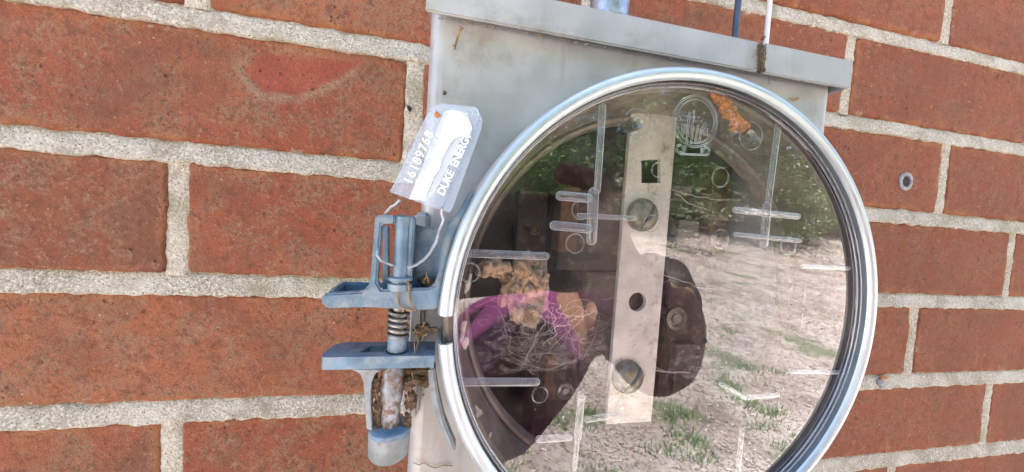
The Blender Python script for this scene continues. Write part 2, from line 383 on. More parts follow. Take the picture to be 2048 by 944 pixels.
def brick(k, xa, xb, step):
    zt = -k * H - (H - BH) / 2; zb = zt - BH; nx = max(2, round((xb - xa) / step)); nz = max(2, round(BH / step))
    sd = k * 7.3 + xa * .37; vs = []; sp = []; rm = []; ar = []
    us = [i / nx for i in range(nx + 1)]; ws = [j / nz for j in range(nz + 1)]
    if step < 4:                  # finer rows near the arrises
        us = sorted(set([0, .8 / (xb - xa), 2 / (xb - xa), 1 - 2 / (xb - xa), 1 - .8 / (xb - xa)] + us)); ws = sorted(set([0, .8 / BH, 2 / BH, 1 - 2 / BH, 1 - .8 / BH] + ws))
    nx, nz = len(us) - 1, len(ws) - 1
    tilt = random.uniform(-.5, .5); off = random.uniform(-.5, .5)
    for w_ in ws:
        for u in us:
            x = xa + (xb - xa) * u; z = zt - BH * w_
            e = min(u * (xb - xa), (1 - u) * (xb - xa), w_ * BH, (1 - w_) * BH)
            jx = 1.1 * fbm(x, sd, z, .09, 4) * max(0, 1 - min(u, 1 - u) * (xb - xa) / 12); jz = 1.2 * fbm(x, sd + 9, z, .1, 5) * max(0, 1 - min(w_, 1 - w_) * BH / 12)
            cu = min(u, 1 - u) * (xb - xa); cz = min(w_, 1 - w_) * BH       # soft corners
            if cu < 4 and cz < 4:
                q = (4 - cu) + (4 - cz); s_ = max(0, (q - 5)) * .35; x += s_ * (1 if u < .5 else -1); z -= s_ * (1 if w_ < .5 else -1)
            rr = 1.6 + .8 * noise.noise(Vector((x, z, sd)) * .05)
            y = off + tilt * (w_ - .5) + .55 * fbm(x, sd, z, .05, 4) + .18 * fbm(x, z, sd, .35, 3) + (rr * (1 - math.sqrt(max(0, 1 - (1 - e / rr) ** 2))) if e < rr else 0)
            s0 = r0 = 0.
            if k == 1 and 0 < x < 112 and step < 4:
                d = segd(x, z) + .8 * fbm(x, 3, z, .12); ins = inside(x, z)
                s0 = min(1, d / 1.5) if ins else 0; r0 = max(0, 1 - abs(d - (0 if ins else .8)) / 2.0) * (1 if z < -82 else .3)
                y += .9 * s0 - .5 * r0
            vs.append((x + jx, y, z + jz)); sp.append(s0); rm.append(r0); ar.append(max(0., 1 - e / 5))
    W_ = nx + 1
    fs = [(j * W_ + i, (j + 1) * W_ + i, (j + 1) * W_ + i + 1, j * W_ + i + 1) for j in range(nz) for i in range(nx)]
    per = [i for i in range(W_)] + [j * W_ + nx for j in range(1, nz + 1)] + [nz * W_ + i for i in range(nx - 1, -1, -1)] + [j * W_ for j in range(nz - 1, 0, -1)]
    n0 = len(vs)
    for i in per: vs.append((vs[i][0], 12, vs[i][2])); sp.append(0.); rm.append(0.); ar.append(1.)
    for i in range(len(per)): a, b = per[i], per[(i + 1) % len(per)]; fs.append((a, b, n0 + (i + 1) % len(per), n0 + i))
    q = MB(); q.add(vs, fs); return q, {'spall': sp, 'rim': rm, 'arris': ar}
HX0, HX1, HK0, HK1 = -300, 1000, -3, 7
stuff = MB(); nb = 0
for k in range(-17, 24):
    z1 = -k * H; 
    if z1 > 1180 or z1 - H < -GZ: continue
    J = joints(k, -2600, 3200)
    for a, b in zip(J, J[1:]):
        xa, xb = a + 4.8 + random.uniform(-.6, .6), b - 4.8 + random.uniform(-.6, .6)
        if a > 400: xa -= .4; xb += .4
        if HK0 <= k <= HK1 and b > HX0 and a < HX1:
            vis = -2 <= k <= 5 and b > -80 and a < 700
            q, at = brick(k, xa, xb, 2.2 if vis else 14); o = q.build('brick', 'brick', wall, attrs=at, smooth=60); nb += 1
        else:
            stuff.box(((xa + xb) / 2, 6, z1 - H / 2), (xb - xa, 12, BH))
o = stuff.build('brickwork', 'brick', wall, smooth=0); tag(o, kind='stuff')
mo = MB()
for k in range(HK0, HK1 + 2):     # struck bed joints, a little proud over the brick below
    zc = -k * H; ht = (H - BH) / 2
    pr_ = [(ht + 2.5, 5.0), (ht + .4, 2.6), (ht - .8, 1.6), (ht * .5, .7), (0, 0.0), (-ht * .5, -.45), (-ht + .6, -1.1), (-ht - .45, -1.1), (-ht - 1.0, -.3), (-ht - 1.0, 1.2), (-ht - 1.6, 5)]
    hi = -2 <= k <= 6; st = 1.8 if hi else 25; n = int((HX1 - HX0) / st); vs = []
    for i in range(n + 1):
        x = HX0 + (HX1 - HX0) * i / n
        for j, (dz, y) in enumerate(pr_):
            nn = fbm(x, dz, k * 31, .22, 4) if hi else 0; n2 = fbm(x, k * 11, dz, .6, 2) if hi else 0; lo = noise.noise(Vector((x * .02, k, 0)))
            edge = 2.4 * fbm(x, k * 5, 0, .13, 6) if 0 < j < 3 or 5 < j < 10 else 0
            vs.append((x, y + .45 * nn + .25 * n2 + .35 * lo, zc + dz + .55 * edge + (.25 * n2)))
    W_ = len(pr_); mo.add(vs, [(i * W_ + j, i * W_ + j + 1, (i + 1) * W_ + j + 1, (i + 1) * W_ + j) for i in range(n) for j in range(W_ - 1)])
for k in range(HK0, HK1 + 1):
    for x in joints(k, HX0, HX1):
        if not HX0 < x < HX1: continue
        hi = -2 <= k <= 5; nz = 30 if hi else 3; vs = []; pw = 5.6 if x < 400 else 5.2
        for j in range(nz + 1):
            z = -k * H - 4 - (H - 8) * j / nz
            for i, dx in enumerate((-pw - 1.5, -pw, -pw * .8, -pw * .5, 0, pw * .5, pw * .8, pw, pw + 1.5)):
                y = (4.5, 1.4, .6, .35, .25, .3, .6, 1.4, 4.5)[i]
                vs.append((x + dx + (.8 * fbm(x, z, i, .15) if i in (1, 2, 6, 7) else 0), y + .5 * fbm(dx, z, x, .25, 4) + .2 * fbm(dx, x, z, .7, 2), z))
        mo.add(vs, [(j * 9 + i, j * 9 + i + 1, (j + 1) * 9 + i + 1, (j + 1) * 9 + i) for j in range(nz) for i in range(8)])

mo.build('mortar', 'mortar', wall, smooth=60)
sb = MB(); sb.box((300, 104, -210), (5800, 202, 2779)); sb.build('mortar_bed', 'mortar', wall, smooth=0)

# ---------------------------------------------------------------- meter box
BX = -78.0
mbx = thing('meter_box', (212, -40, -370), 'grey metal electric meter box on the brick wall with a round opening', 'meter box')
xl, xr, zt, zb = 122.0, 302.5, -82.0, -372.0
C0 = (219.0, -190.5)
# front panel with round opening
bm = MB(); n = 160; ho = 80.5; angs = sorted([2 * math.pi * i / n for i in range(n)] + [math.atan2(z - C0[1], x - C0[0]) % (2 * math.pi) for x in (xl + 5, xr - 5) for z in (zt, zb)])
inn = [(C0[0] + ho * math.cos(a), C0[1] + ho * math.sin(a)) for a in angs]; outp = []
for a in angs:
    ca, sa = math.cos(a), math.sin(a); ts = []
    if ca > 1e-9: ts.append((xr - 5 - C0[0]) / ca)
    if ca < -1e-9: ts.append((xl + 5 - C0[0]) / ca)
    if sa > 1e-9: ts.append((zt - C0[1]) / sa)
    if sa < -1e-9: ts.append((zb - C0[1]) / sa)
    tt = min(ts); outp.append((C0[0] + ca * tt, C0[1] + sa * tt))
K = len(angs); bm.add([(p[0], BX, p[1]) for p in inn] + [(p[0], BX, p[1]) for p in outp], [(i, (i + 1) % K, K + (i + 1) % K, K + i) for i in range(K)])
for sx, x0 in ((-1, xl), (1, xr)):   # rolled edges and returns of the front
    pr_ = [(x0 + (-sx) * 5 + sx * 5 * math.sin(a), BX + 5 - 5 * math.cos(a)) for a in [math.pi / 2 * i / 6 for i in range(7)]] + [(x0, -60)]
    bm.add([(x, y, z) for z in (zt, zb) for x, y in pr_], [(i, i + 1, i + 9, i + 8) for i in range(7)])
bm.build('front_panel', 'galv', mbx, smooth=50)
for x_ in (xl + 1, xr - 2.5): b = MB(); b.plate([(x_, zb), (x_ + 1.5, zb), (x_ + 1.5, zt), (x_, zt)], -66, 0); b.build('side_panel', 'galv', mbx, .0)
b = MB(); b.box((212, -32, -371), (178, 64, 2)); b.build('bottom_panel', 'galv', mbx)
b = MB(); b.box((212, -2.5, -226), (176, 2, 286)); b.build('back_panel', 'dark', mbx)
# bright return flange on the left edge
b = MB(); za, zb_ = XZ(843, 425, BX)[1], XZ(822, 845, BX)[1]
b.plate([(xl - 2.2, za), (xl + 3.2, za), (xl + 3.2, zb_ + 3), (xl - 1.2, zb_), (xl - 2.2, zb_ + 2)], BX - 1.8, BX + 6)
b.build('edge_flange', 'galv', mbx, bevel=1.2, seg=3)
# lid: a folded rain cap with a front lip and a lap seam
LY = -83.5
lid = MB()
zl0, zl1 = -91.3, -79.2
seam = XZ(1520, 100, LY)[0]
lid.plate([(xl - 1.5, zl0), (seam, zl0), (seam, zl1), (xl - 1.5, zl1)], LY, LY + 1.5)
lid.plate([(xl - 1.5, zl1 - 1.5), (xr + 1, zl1 - 1.5), (xr + 1, zl1), (xl - 1.5, zl1)], LY + 1.5, 0)
lo_ = lid.build('lid', 'galv', mbx, bevel=.5); sub(lo_)
l2 = MB(); l2.plate([(seam + 2.5, zl0), (xr + 1.2, zl0), (xr + 1.2, zl1), (seam + 2.5, zl1)], LY - .2, LY + 1.4)
l2.plate([(xr + .0, zl0), (xr + 1.2, zl0), (xr + 1.2, zl1), (xr + .0, zl1)], LY + 1.6, -2)
l2.build('lid_end', 'galv', lo_, bevel=.4)
l2 = MB(); l2.plate([(seam - .5, zl0 + .8), (seam + 3, zl0 + .8), (seam + 3, zl1 - .6), (seam - .5, zl1 - .6)], LY + 1.0, LY + 2.2); l2.build('lap_seam', 'dirt', lo_)
# socket collar: the flange the cover sits on
b = MB(); b.lathe(C0, [(79.6, -70), (79.8, -80), (80.6, -88), (82.2, -92), (85.5, -93.2), (87, -92.4), (86.6, -91.6), (83.6, -91.6), (82, -88), (81.2, -80), (81.2, -78.2)], 128); b.build('socket_collar', 'collar', mbx)
b = MB(); b.lathe(C0, [(79.6, -72), (78.6, -73), (77.4, -72.8), (76.6, -71), (76.8, -66)], 128); b.build('inner_flange', 'collar', mbx)

# -- interior
SY = -74.0
hs = [XZ(*q, SY) for q in ((1283, 320), (1321, 318), (1321, 366), (1283, 366))]; hs = hs[::-1]
hc = XZ(1275, 604, SY); hr = 18 / 680 * 155
p_ = [XZ(1262, 300, SY), XZ(1213, 790, SY), XZ(1310, 790, SY), XZ(1345, 310, SY)]
xa0 = p_[0][0]; xa1 = p_[1][0]; xb0 = p_[3][0]; xb1 = p_[2][0]; BL = (xa0 + xa1) / 2; BR = (xb0 + xb1) / 2
print('bar', p_, hc)
b = MB(); bz_ = XZ(1255, 846, SY)[1]
b.plate([(BL, bz_), (BR, bz_), (BR, -84), (BL, -84)], SY, SY + 2.2, [hs, circ(hc, hr, 36)])
bar = b.build('mounting_bar', 'bar', mbx, bevel=.3); sub(bar)
for q, rr, ang in (((1293, 430), 7.0, 62), ((1262, 760), 7.2, 52)):
    c = XZ(*q, SY - 4); s_ = MB(); s_.lathe(c, [(0, SY - 5.2), (rr * .45, SY - 4.9), (rr * .8, SY - 3.9), (rr * .97, SY - 2.2), (rr, SY - 1), (rr * .98, SY), (0, SY)], 40)
    so_ = s_.build('screw_head', 'head', bar)
    a = math.radians(ang); ux, uz = math.cos(a), math.sin(a); hw = .85; q_ = MB()
    dx, dz = .8, -.6
    q_.plate([(c[0] + ux * s1 * 12 - uz * s2 * hw + dx, c[1] + uz * s1 * 12 + ux * s2 * hw + dz) for s1, s2 in ((-1, -1), (1, -1), (1, 1), (-1, 1))], SY - 9, SY - 1.4)
    cutter = q_.build('cutter', 'head', bar); bpy.context.view_layer.update(); cut(so_, [cutter])
def iblock(name, px0, py0, px1, py1, y, d, mat, bevel=.4):
    x0, z1 = XZ(px0, py0, y); x1, z0 = XZ(px1, py1, y); q = MB(); q.plate([(x0, z0), (x1, z0), (x1, z1), (x0, z1)], y, y + d); return q.build(name, mat, mbx, bevel=bevel)
iblock('terminal_block', 1125, 376, 1262, 545, -34, 30, 'block', .8)
iblock('terminal_block', 1170, 545, 1226, 800, -38, 34, 'block', .8)
iblock('terminal_block', 1075, 700, 1232, 960, -26, 22, 'block', .8)
iblock('terminal_block', 1345, 475, 1405, 820, -34, 30, 'block', .8)
iblock('terminal_block', 1400, 350, 1640, 480, -22, 18, 'block', .8)
iblock('terminal_jaw', 1126, 372, 1152, 505, -42, 12, 'copper')
iblock('terminal_jaw', 1092, 715, 1112, 800, -36, 14, 'copper')
iblock('terminal_jaw', 1150, 700, 1170, 800, -36, 14, 'copper')
iblock('terminal_jaw', 1430, 330, 1452, 505, -40, 12, 'copper')
iblock('terminal_jaw', 1560, 420, 1585, 560, -36, 12, 'copper')
iblock('terminal_clip', 1040, 380, 1085, 560, -20, 12, 'block')
iblock('bus_lead', 1355, 690, 1380, 860, -40, 6, 'steel')
iblock('bus_lead', 1360, 440, 1395, 492, -44, 4, 'steel')
for q, rr, y, mt in (((1352, 637), 24, -50, 'steel'), ((1130, 782), 18, -48, 'steel'), ((1163, 790), 12, -48, 'steel'), ((1576, 490), 20, -44, 'steel'), ((1070, 460), 10, -36, 'copper'), ((1440, 480), 20, -40, 'head')):
    c = XZ(*q, y); d = (c[0] - CAM.x, y - CAM.y, c[1] - CAM.z); dist = (RM[2][0] * d[0] + RM[2][1] * d[1] + RM[2][2] * d[2]); r = rr / F * dist
    s_ = MB(); s_.lathe(c, [(.01, y - .6), (r * .35, y - .6), (r * .42, y + .3), (r * .55, y + .3), (r * .7, y - 1.2), (r * .95, y - .8), (r, y + .6), (r * .9, y + 2), (r * .5, y + 2), (r * .5, y + 16)], 32)
    s_.build('bolt', mt, mbx)

# ---------------------------------------------------------------- clear cover
CC = (218.9, -190.7); FY = -95.6
cov = thing('clear_cover', (217, -92, -272), 'round clear plastic meter cover reflecting trees and bare ground, with moulded ribs', 'cover')
b = MB(); prof = [(r, FY - .15 * (1 - (r / 82.6) ** 2)) for r in (0.01, 20, 40, 60, 74, 82.6)]; b.lathe(CC, prof, 128); b.build('face', 'cover', cov, smooth=80)
b = MB(); pr_ = [(82.6, FY), (83.2, FY + .2), (83.5, FY + .7), (83.6, FY + 3.4), (85.5, FY + 3.6)]; b.lathe(CC, pr_, 128); b.build('rim', 'skirt', cov, smooth=80)
b = MB(); b.lathe(CC, [(82.5, FY - .1), (82.8, FY - .3), (83.1, FY - .1), (83.1, FY + .3), (82.8, FY + .4), (82.5, FY + .2)], 128, closed=True); b.build('face_bead', 'skirt', cov)
for rr_, yy_, tt_ in ((83.0, FY - .5, .28), (83.5, FY - 1.6, .22), (83.4, FY + .8, .3)): b = MB(); b.lathe(CC, [(rr_ + tt_ * math.cos(a), yy_ + tt_ * math.sin(a)) for a in [math.pi * 2 * j / 6 for j in range(6)]], 160, closed=True); b.build('rim_ridge', 'rib', cov)
RY = FY + 1.0
def pxw(v, q): # width in mm of v photo pixels at point q of the rib plane
    d = P(*q, RY) - CAM; return v / F * RM[2].dot(d)
def rib(q0, q1, wpx, name='rib'):
    a, b_ = P(*q0, RY), P(*q1, RY); h_ = pxw(wpx, q0) * .56; t_ = (b_ - a).normalized(); q = MB(); pts = []; rs = []
    for f_, k_ in ((-1, .05), (-.92, .4), (-.7, .72), (-.35, .94), (0, 1)): pts.append(a + t_ * h_ * f_); rs.append(h_ * k_)
    pts += [a.lerp(b_, .5)]; rs += [h_]
    for f_, k_ in ((0, 1), (.35, .94), (.7, .72), (.92, .4), (1, .05)): pts.append(b_ + t_ * h_ * f_); rs.append(h_ * k_)
    q.tube(pts, rs, 14); q.v = [(x, RY + (y - RY) * .8 + h_ * .8, z) for x, y, z in q.v]; return q.build(name, 'rib', cov, smooth=80)
for r_ in (((1208, 212), (1197, 380), 13), ((1191, 385), (1187, 480), 20), ((1123, 391), (1180, 396), 17), ((1111, 451), (1180, 458), 17), ((1160, 431), (1270, 437), 9),
           ((1562, 245), (1541, 405), 11), ((1540, 412), (1534, 488), 15), ((1476, 420), (1600, 433), 12), ((1474, 469), (1602, 482), 9), ((940, 507), (1093, 513), 15), ((918, 767), (1074, 767), 15),
           ((1610, 533), (1700, 537), 9), ((1585, 745), (1690, 746), 8), ((1156, 885), (1148, 965), 9), ((1487, 862), (1478, 965), 9), ((1165, 800), (1158, 878), 14), ((1080, 882), (1140, 878), 13), ((1176, 842), (1238, 832), 11),
           ((1445, 770), (1492, 797), 9), ((1498, 797), (1558, 792), 9)): rib(*r_)
def loop(c, r, tr=.22, name='boss_ring', par=cov, mat='rib', y=RY):
    q = MB(); n = 40; vs = []; fs = []
    pts = [(c[0] + r * math.cos(2 * math.pi * i / n), y, c[1] + r * math.sin(2 * math.pi * i / n)) for i in range(n)]
    q.lathe(c, [(r + tr * math.cos(a), y + tr * math.sin(a)) for a in [math.pi * 2 * j / 6 for j in range(6)]], 48, closed=True); return q.build(name, mat, par)
for q, r_ in (((1162, 420), 19), ((1150, 487), 19), ((1303, 447), 17), ((1441, 355), 19), ((1440, 478), 19), ((940, 545), 19), ((1062, 630), 22), ((1316, 340), 14), ((1080, 790), 16), ((1577, 492), 18)): loop(XZ(*q, RY), pxw(r_, q))
for q, r_ in (((1274, 246), 13.5), ((1502, 272), 13)):
    c = XZ(*q, RY); r = pxw(r_, q); s_ = MB(); s_.lathe(c, [(.01, RY - .2), (r * .3, RY - .2), (r * .4, RY + .8), (r * .75, RY + .6), (r, RY), (r * 1.02, RY + 1.5), (r * .9, RY + 6), (.01, RY + 6)], 32)
    s_.build('rivet', 'steel', cov); loop(c, r * 2.1, .18)
# moulded round emblem
ec = XZ(1391, 243, RY); er = pxw(50, (1391, 243)); em = thing_p = None
emb = loop(ec, er, .45, 'emblem'); sub(emb); loop(ec, er * .86, .3, 'emblem_ring', emb)
def rod(q0, q1, wpx, nm='emblem_bar'):
    a, b_ = P(*q0, RY), P(*q1, RY); q = MB(); q.tube([a, b_], pxw(wpx, q0) / 2, 8); q.build(nm, 'rib', emb)
for x0, y0, y1 in ((1379, 224, 286), (1388, 222, 288), (1396, 250, 288), (1404, 254, 286)): rod((x0, y0), (x0 - 6, y1), 3.6)
for x0 in (1364, 1369, 1374): rod((x0 + 1, 248), (x0 - 1, 268), 3)
for x0 in (1408, 1413): rod((x0 + 1, 256), (x0, 272), 3)
rod((1360, 308), (1411, 310), 4, 'emblem_base'); rod((1369, 292), (1368, 306), 4); rod((1404, 296), (1403, 308), 4)
for q in ((1360, 298), (1412, 302)): loop(XZ(*q, RY), pxw(7.5, q), .45, 'emblem_scroll', emb)
lettering('emblem_lettering', 'KSI LCO', pxw(15, (1391, 240)), 'rib', emb, P(1358, 241, RY - .3), P(1430, 245, RY) - P(1358, 241, RY), (0, 0, 1), .15)

# ---------------------------------------------------------------- sealing ring
RC = (218.8, -190.8)
ring = thing('sealing_ring', (219, -96, -280), 'shiny pale metal sealing ring clamped round the clear meter cover', 'ring')
def ang(px, py): x, z = XZ(px, py, -100); return math.degrees(math.atan2(z - RC[1], x - RC[0])) % 360
aU, aL = ang(886, 632), ang(880, 690)
print('gap', aU, aL)
pr_ = [(88.2, -82), (88.6, -90), (88.7, -97), (88.5, -98.8), (87.7, -100.1), (86.4, -100.7), (85.2, -100.5), (84.4, -99.9), (84.0, -98.9), (84.6, -98.6), (86.3, -99.7), (87.2, -99.2), (87.7, -97), (87.6, -90), (87.3, -82)]
b = MB(); b.lathe(RC, pr_, 220, aL - 360, aU, closed=True); b.build('band', 'ring', ring, smooth=45)
# ---------------------------------------------------------------- clamp (upper and lower brackets + screw), part of the ring's lock
clamp = thing('ring_clamp', (108, -95, -220), 'weathered blue cast screw clamp joining the two ends of the sealing ring', 'clamp')
CY = -99.0
def plate_px(par, name, pts, y, d, mat, bevel=.5, holes=(), seg=2):
    q = MB(); q.plate([XZ(*p, y) for p in pts][::-1], y, y + d, [[XZ(*p, y) for p in h] for h in holes]); return q.build(name, mat, par, bevel=bevel, seg=seg)
# upper bracket: tray wall, floor, slotted frame, barrel, web
up = plate_px(clamp, 'upper_bracket', [(643, 592), (650, 588), (722, 584), (734, 576), (740, 560), (749, 440), (752, 430), (790, 430), (790, 447), (762, 448), (754, 566), (762, 580), (856, 577), (868, 572), (876, 545), (880, 515), (886, 480), (897, 450), (915, 425), (938, 385), (948, 377), (950, 384), (935, 418), (908, 470), (897, 505), (884, 560), (874, 619), (836, 621), (734, 615), (656, 617), (645, 612), (641, 603)], CY, 3.2, 'blue', .7)
sub(up)
def wbox(par, name, x0, x1, y0, y1, z0, z1, mat, bevel=.4):
    q = MB(); q.plate([(x0, z0), (x1, z0), (x1, z1), (x0, z1)], y0, y1); return q.build(name, mat, par, bevel=bevel)
uz = XZ(700, 615, CY)[1]; ux0 = XZ(648, 600, CY)[0]; ux1 = XZ(872, 600, CY)[0]
wbox(up, 'tray_floor', ux0 + .5, ux1, CY + 2, CY + 15, uz, uz + 1.6, 'blue')
zt_u = XZ(700, 585, CY)[1]
wbox(up, 'tray_rim', ux0 + .5, ux1 - 2, CY + 13, CY + 15.2, uz + .5, zt_u + .3, 'blue', .5)
wbox(up, 'tray_rim', ux0 + .3, ux0 + 2.3, CY + 2.4, CY + 14, uz + .5, zt_u + .2, 'blue', .5)
plate_px(up, 'inner_post', [(766, 452), (778, 452), (779, 580), (764, 580)], CY + 9, 2, 'blue', .4)
plate_px(up, 'web', [(818, 446), (866, 458), (900, 440), (890, 500), (870, 572), (815, 578)], CY + 8.5, 2.0, 'blue', .4)
bx, _ = XZ(802, 500, CY); bz0 = XZ(803, 575, CY)[1]; bz1 = XZ(803, 430, CY)[1]
def zlathe(par, name, c, prof, mat, n=36, bevel=0): q = MB(); q.lathe(c, prof, n, axis='z'); return q.build(name, mat, par)
r0 = 2.15
zlathe(up, 'barrel', (bx, CY + 2.2), [(.01, bz1), (r0 * .75, bz1), (r0 * 1.15, bz1 - .5), (r0 * 1.1, bz1 - 2), (r0, bz1 - 4), (r0 * 1.05, bz0 + 5), (r0 * 1.1, bz0 + 3.2), (r0 * 1.7, bz0 + 2.8), (r0 * 1.75, bz0 + 2.0), (r0 * 1.25, bz0 + 1.7), (r0 * 1.25, bz0 + 1.2), (r0 * 1.7, bz0 + .9), (r0 * 1.7, bz0 - 1)], 'blue')
wbox(up, 'barrel_fin', bx + 1.5, bx + 3.4, CY + 1, CY + 8.5, bz0 + 2, bz1 - .2, 'blue', .5)
# spring and screw between the brackets
sz1, sz0 = XZ(797, 618, -96)[1], XZ(795, 690, -96)[1]; sx, sy = XZ(797, 640, -95)[0], -94.5
zlathe(clamp, 'screw_shank', (sx, sy), [(.01, sz1 + 3), (2.1, sz1 + 3), (2.1, sz0 - 16), (.01, sz0 - 16)], 'steel')
q = MB(); pts = []; turns = 5.2
for i in range(int(turns * 20) + 1):
    a = 2 * math.pi * i / 20; pts.append((sx + 2.9 * math.cos(a), sy + 2.9 * math.sin(a), sz1 - .2 - (sz1 - sz0 - 2.2) * i / (turns * 20)))
q.tube(pts, .62, 8); q.build('spring', 'steel', clamp)
zlathe(clamp, 'screw_sleeve', (sx, sy), [(2.2, sz0 + 2.6), (3.0, sz0 + 2.4), (3.1, sz0 - 2)], 'blue')
# lower bracket
lb = MB(); zf1 = XZ(700, 714, CY)[1]; zf0 = XZ(700, 739, CY)[1]; lx0 = XZ(638, 725, CY)[0]; lx1 = XZ(869, 715, CY)[0]
fp = lambda x: 0
o1 = [(lx0 + 1, CY), (lx1, CY), (lx1, CY + 12.5), (lx0 + 4.5, CY + 12.5), (lx0 + 1, CY + 10), (lx0, CY + 2)]   # top view x,y
def plan_plate(outline, z0, z1, holes=()):
    q = MB(); q.plate(outline, z0, z1, holes); q.v = [(x, z, y) for x, y, z in q.v]; return q
hx0, hx1 = XZ(722, 690, CY)[0], XZ(762, 690, CY)[0]
q = plan_plate(o1, zf0, zf1, [[(hx0 - 1, CY + 3.5), (hx1, CY + 3.5), (hx1 + 1.5, CY + 8.5), (hx0 + 1, CY + 8.5)], circ((sx, sy + .0), 3.4, 28)])
low = q.build('lower_bracket', 'blue', clamp, bevel=.6); sub(low)
plate_px(low, 'bracket_leg', [(700, 738), (775, 739), (760, 741), (750, 748), (743, 765), (741, 800), (744, 862), (733, 858), (728, 790), (727, 765), (720, 748)], CY + .6, 4, 'grey', .5)
plate_px(low, 'ring_blade', [(856, 738), (870, 735), (872, 760), (878, 795), (890, 845), (906, 885), (914, 902), (905, 905), (893, 885), (874, 842), (863, 800), (857, 765)], CY + .6, 6, 'grey', .6)
plate_px(low, 'gusset', [(800, 738), (858, 738), (858, 775), (853, 779), (830, 768), (812, 775), (802, 790)], CY + 5, 2, 'dirt', .4)
bz = [XZ(780, v, -97)[1] for v in (735, 862, 890, 918)]; cx = XZ(781, 800, -97)[0]; cy = -95.0
zlathe(clamp, 'screw_barrel', (cx, cy), [(2.5, bz[0] + 1), (3.3, bz[0] - 1), (3.5, (bz[0] + bz[1]) / 2), (2.9, (bz[0] + bz[1]) / 2 - 2), (3.1, bz[1])], 'barrel')
zlathe(clamp, 'screw_cap', (cx, cy), [(3.0, bz[1] + 1.2), (5.6, bz[1] + 1.0), (6.3, bz[1] + .4), (6.4, bz[1] - .8)], 'blue')
zlathe(clamp, 'cap_foot', (cx, cy), [(6.4, bz[1] - .8), (6.3, bz[1] - 2.2), (6.1, bz[3] + 1.2), (5.6, bz[3] + .4), (4.4, bz[3]), (.01, bz[3])], 'grey')
q = MB()
for k, (px, py, rx, rz, y) in enumerate(((752, 770, 1.6, 3.6, CY + 3), (756, 815, 1.7, 3.8, CY + 3), (816, 768, 2.2, 2.4, CY + 4), (822, 800, 2.0, 3.6, CY + 4.2), (814, 845, 1.6, 3.0, CY + 3), (836, 760, 2.6, 1.6, CY + 4.6), (760, 850, 1.8, 2.4, CY + 3))):
    x, z = XZ(px, py, y); q.blob((x, y, z), (rx * .9, 1.2, rz * .9), .55, 1.1, k, 4)
tag(q.build('wedged_debris', 'dirt', smooth=70), 'dark brown dirt and nest crumbs wedged round the clamp barrel', 'dirt', kind='stuff')
q = MB()
random.seed(3)
for k in range(34):
    px, py = random.choice(((750, 790), (822, 800), (830, 765), (758, 840), (820, 660), (836, 668), (850, 568), (846, 660), (760, 770)))
    a = P(px + random.gauss(0, 6), py + random.gauss(0, 12), CY + random.uniform(-1, 5)); d = Vector((random.gauss(0, 1.6), random.gauss(0, 1), random.gauss(0, 3)))
    q.tube([a, a + d * .5 + Vector((random.gauss(0, .5), 0, random.gauss(0, .5))), a + d], random.uniform(.08, .2), 5)
tag(q.build('twig_litter', 'straw', smooth=0), 'dry brown plant fibres caught in the clamp brackets', 'litter', kind='stuff')
q = MB()
for px, py, y, r in ((855, 566, -93, 2.4), (845, 560, -92, 1.6), (848, 656, -92, 2.4), (838, 664, -92, 2), (868, 660, -94, 1.6)): x, z = XZ(px, py, y); q.blob((x, y, z), (r, 1.4, r * .6), .5, .9, px, 4)
tag(q.build('dirt_crumbs', 'dirt', smooth=70), 'crumbly dark dirt piled in the corner of the upper bracket', 'dirt', kind='stuff')
q = MB(); q.tube([P(*a) for a in ((797, 566, -99.6), (796, 590, -100.2), (799, 612, -100.2), (812, 619, -99.8), (832, 620, -99), (822, 612, -100.4), (820, 590, -100.3), (816, 563, -99.6), (812, 550, -98))], .33, 6)
tag(q.build('twine', 'straw'), 'thin brown fibre looped over the upper clamp bracket', 'string')

# ---------------------------------------------------------------- security tag
TY = -103.0
tg = thing('seal_tag', (126, -103, -170), 'clear plastic utility seal tag with white serial number wired to the clamp', 'tag')
def tagp(px, py, dy=0): # the tag leans a little towards the viewer at its top right
    return P(px, py, TY + dy)
def prism3(front, d): # any front quad/polygon of 3-D points, pushed back by d
    q = MB(); n = len(front); q.add([tuple(p) for p in front] + [tuple(Vector(p) + Vector(d)) for p in front], [tuple(range(n)), tuple(range(2 * n - 1, n - 1, -1))] + [(i, (i + 1) % n, n + (i + 1) % n, n + i) for i in range(n)]); return q
fr = [tagp(*p) for p in ((777, 383), (782, 378), (848, 240), (857, 222), (874, 209), (884, 206), (952, 213), (958, 219), (960, 232), (884, 416), (878, 419))]
sh = prism3(fr, (0, 2.6, 0)).build('tag_shell', 'tagp', tg, bevel=.35)
prism3([tagp(*p, 1) for p in ((884, 419), (888, 405), (958, 224), (966, 238), (963, 258), (902, 424), (897, 426))], (0, 3.2, 0)).build('tag_spine', 'tagp', tg, bevel=.35)
prism3([tagp(*p, 1.0) for p in ((818, 398), (888, 224), (905, 218), (935, 226), (940, 250), (930, 262), (870, 385), (850, 402))], (0, .5, 0)).build('tag_glare_back', 'white', tg)  # recessed white panel, paints the glare strip from behind the face
prism3([tagp(*p, -.25) for p in ((826, 395), (833, 360), (858, 330), (884, 262), (890, 238), (902, 222), (922, 224), (938, 240), (944, 256), (937, 276), (924, 272), (910, 276), (902, 284), (893, 300), (884, 318), (878, 340), (868, 352), (862, 368), (851, 392), (838, 398))], (0, .2, 0)).build('tag_glare', 'white', tg)  # glare on the tag, painted as a white panel cut to its outline
tx = tagp(868, 247) - tagp(812, 372); lettering('serial_number', '16189768', 3.5, 'white', tg, tagp(822, 370, -.12) , tx, (-1, 0, .4), .12, 1.18, .05)
tx = tagp(940, 262) - tagp(880, 392); lettering('owner_lettering', 'DUKE  ENERGY', 3.15, 'white', tg, tagp(887, 392, -.12), tx, (-1, 0, .4), .12, .90, .07)
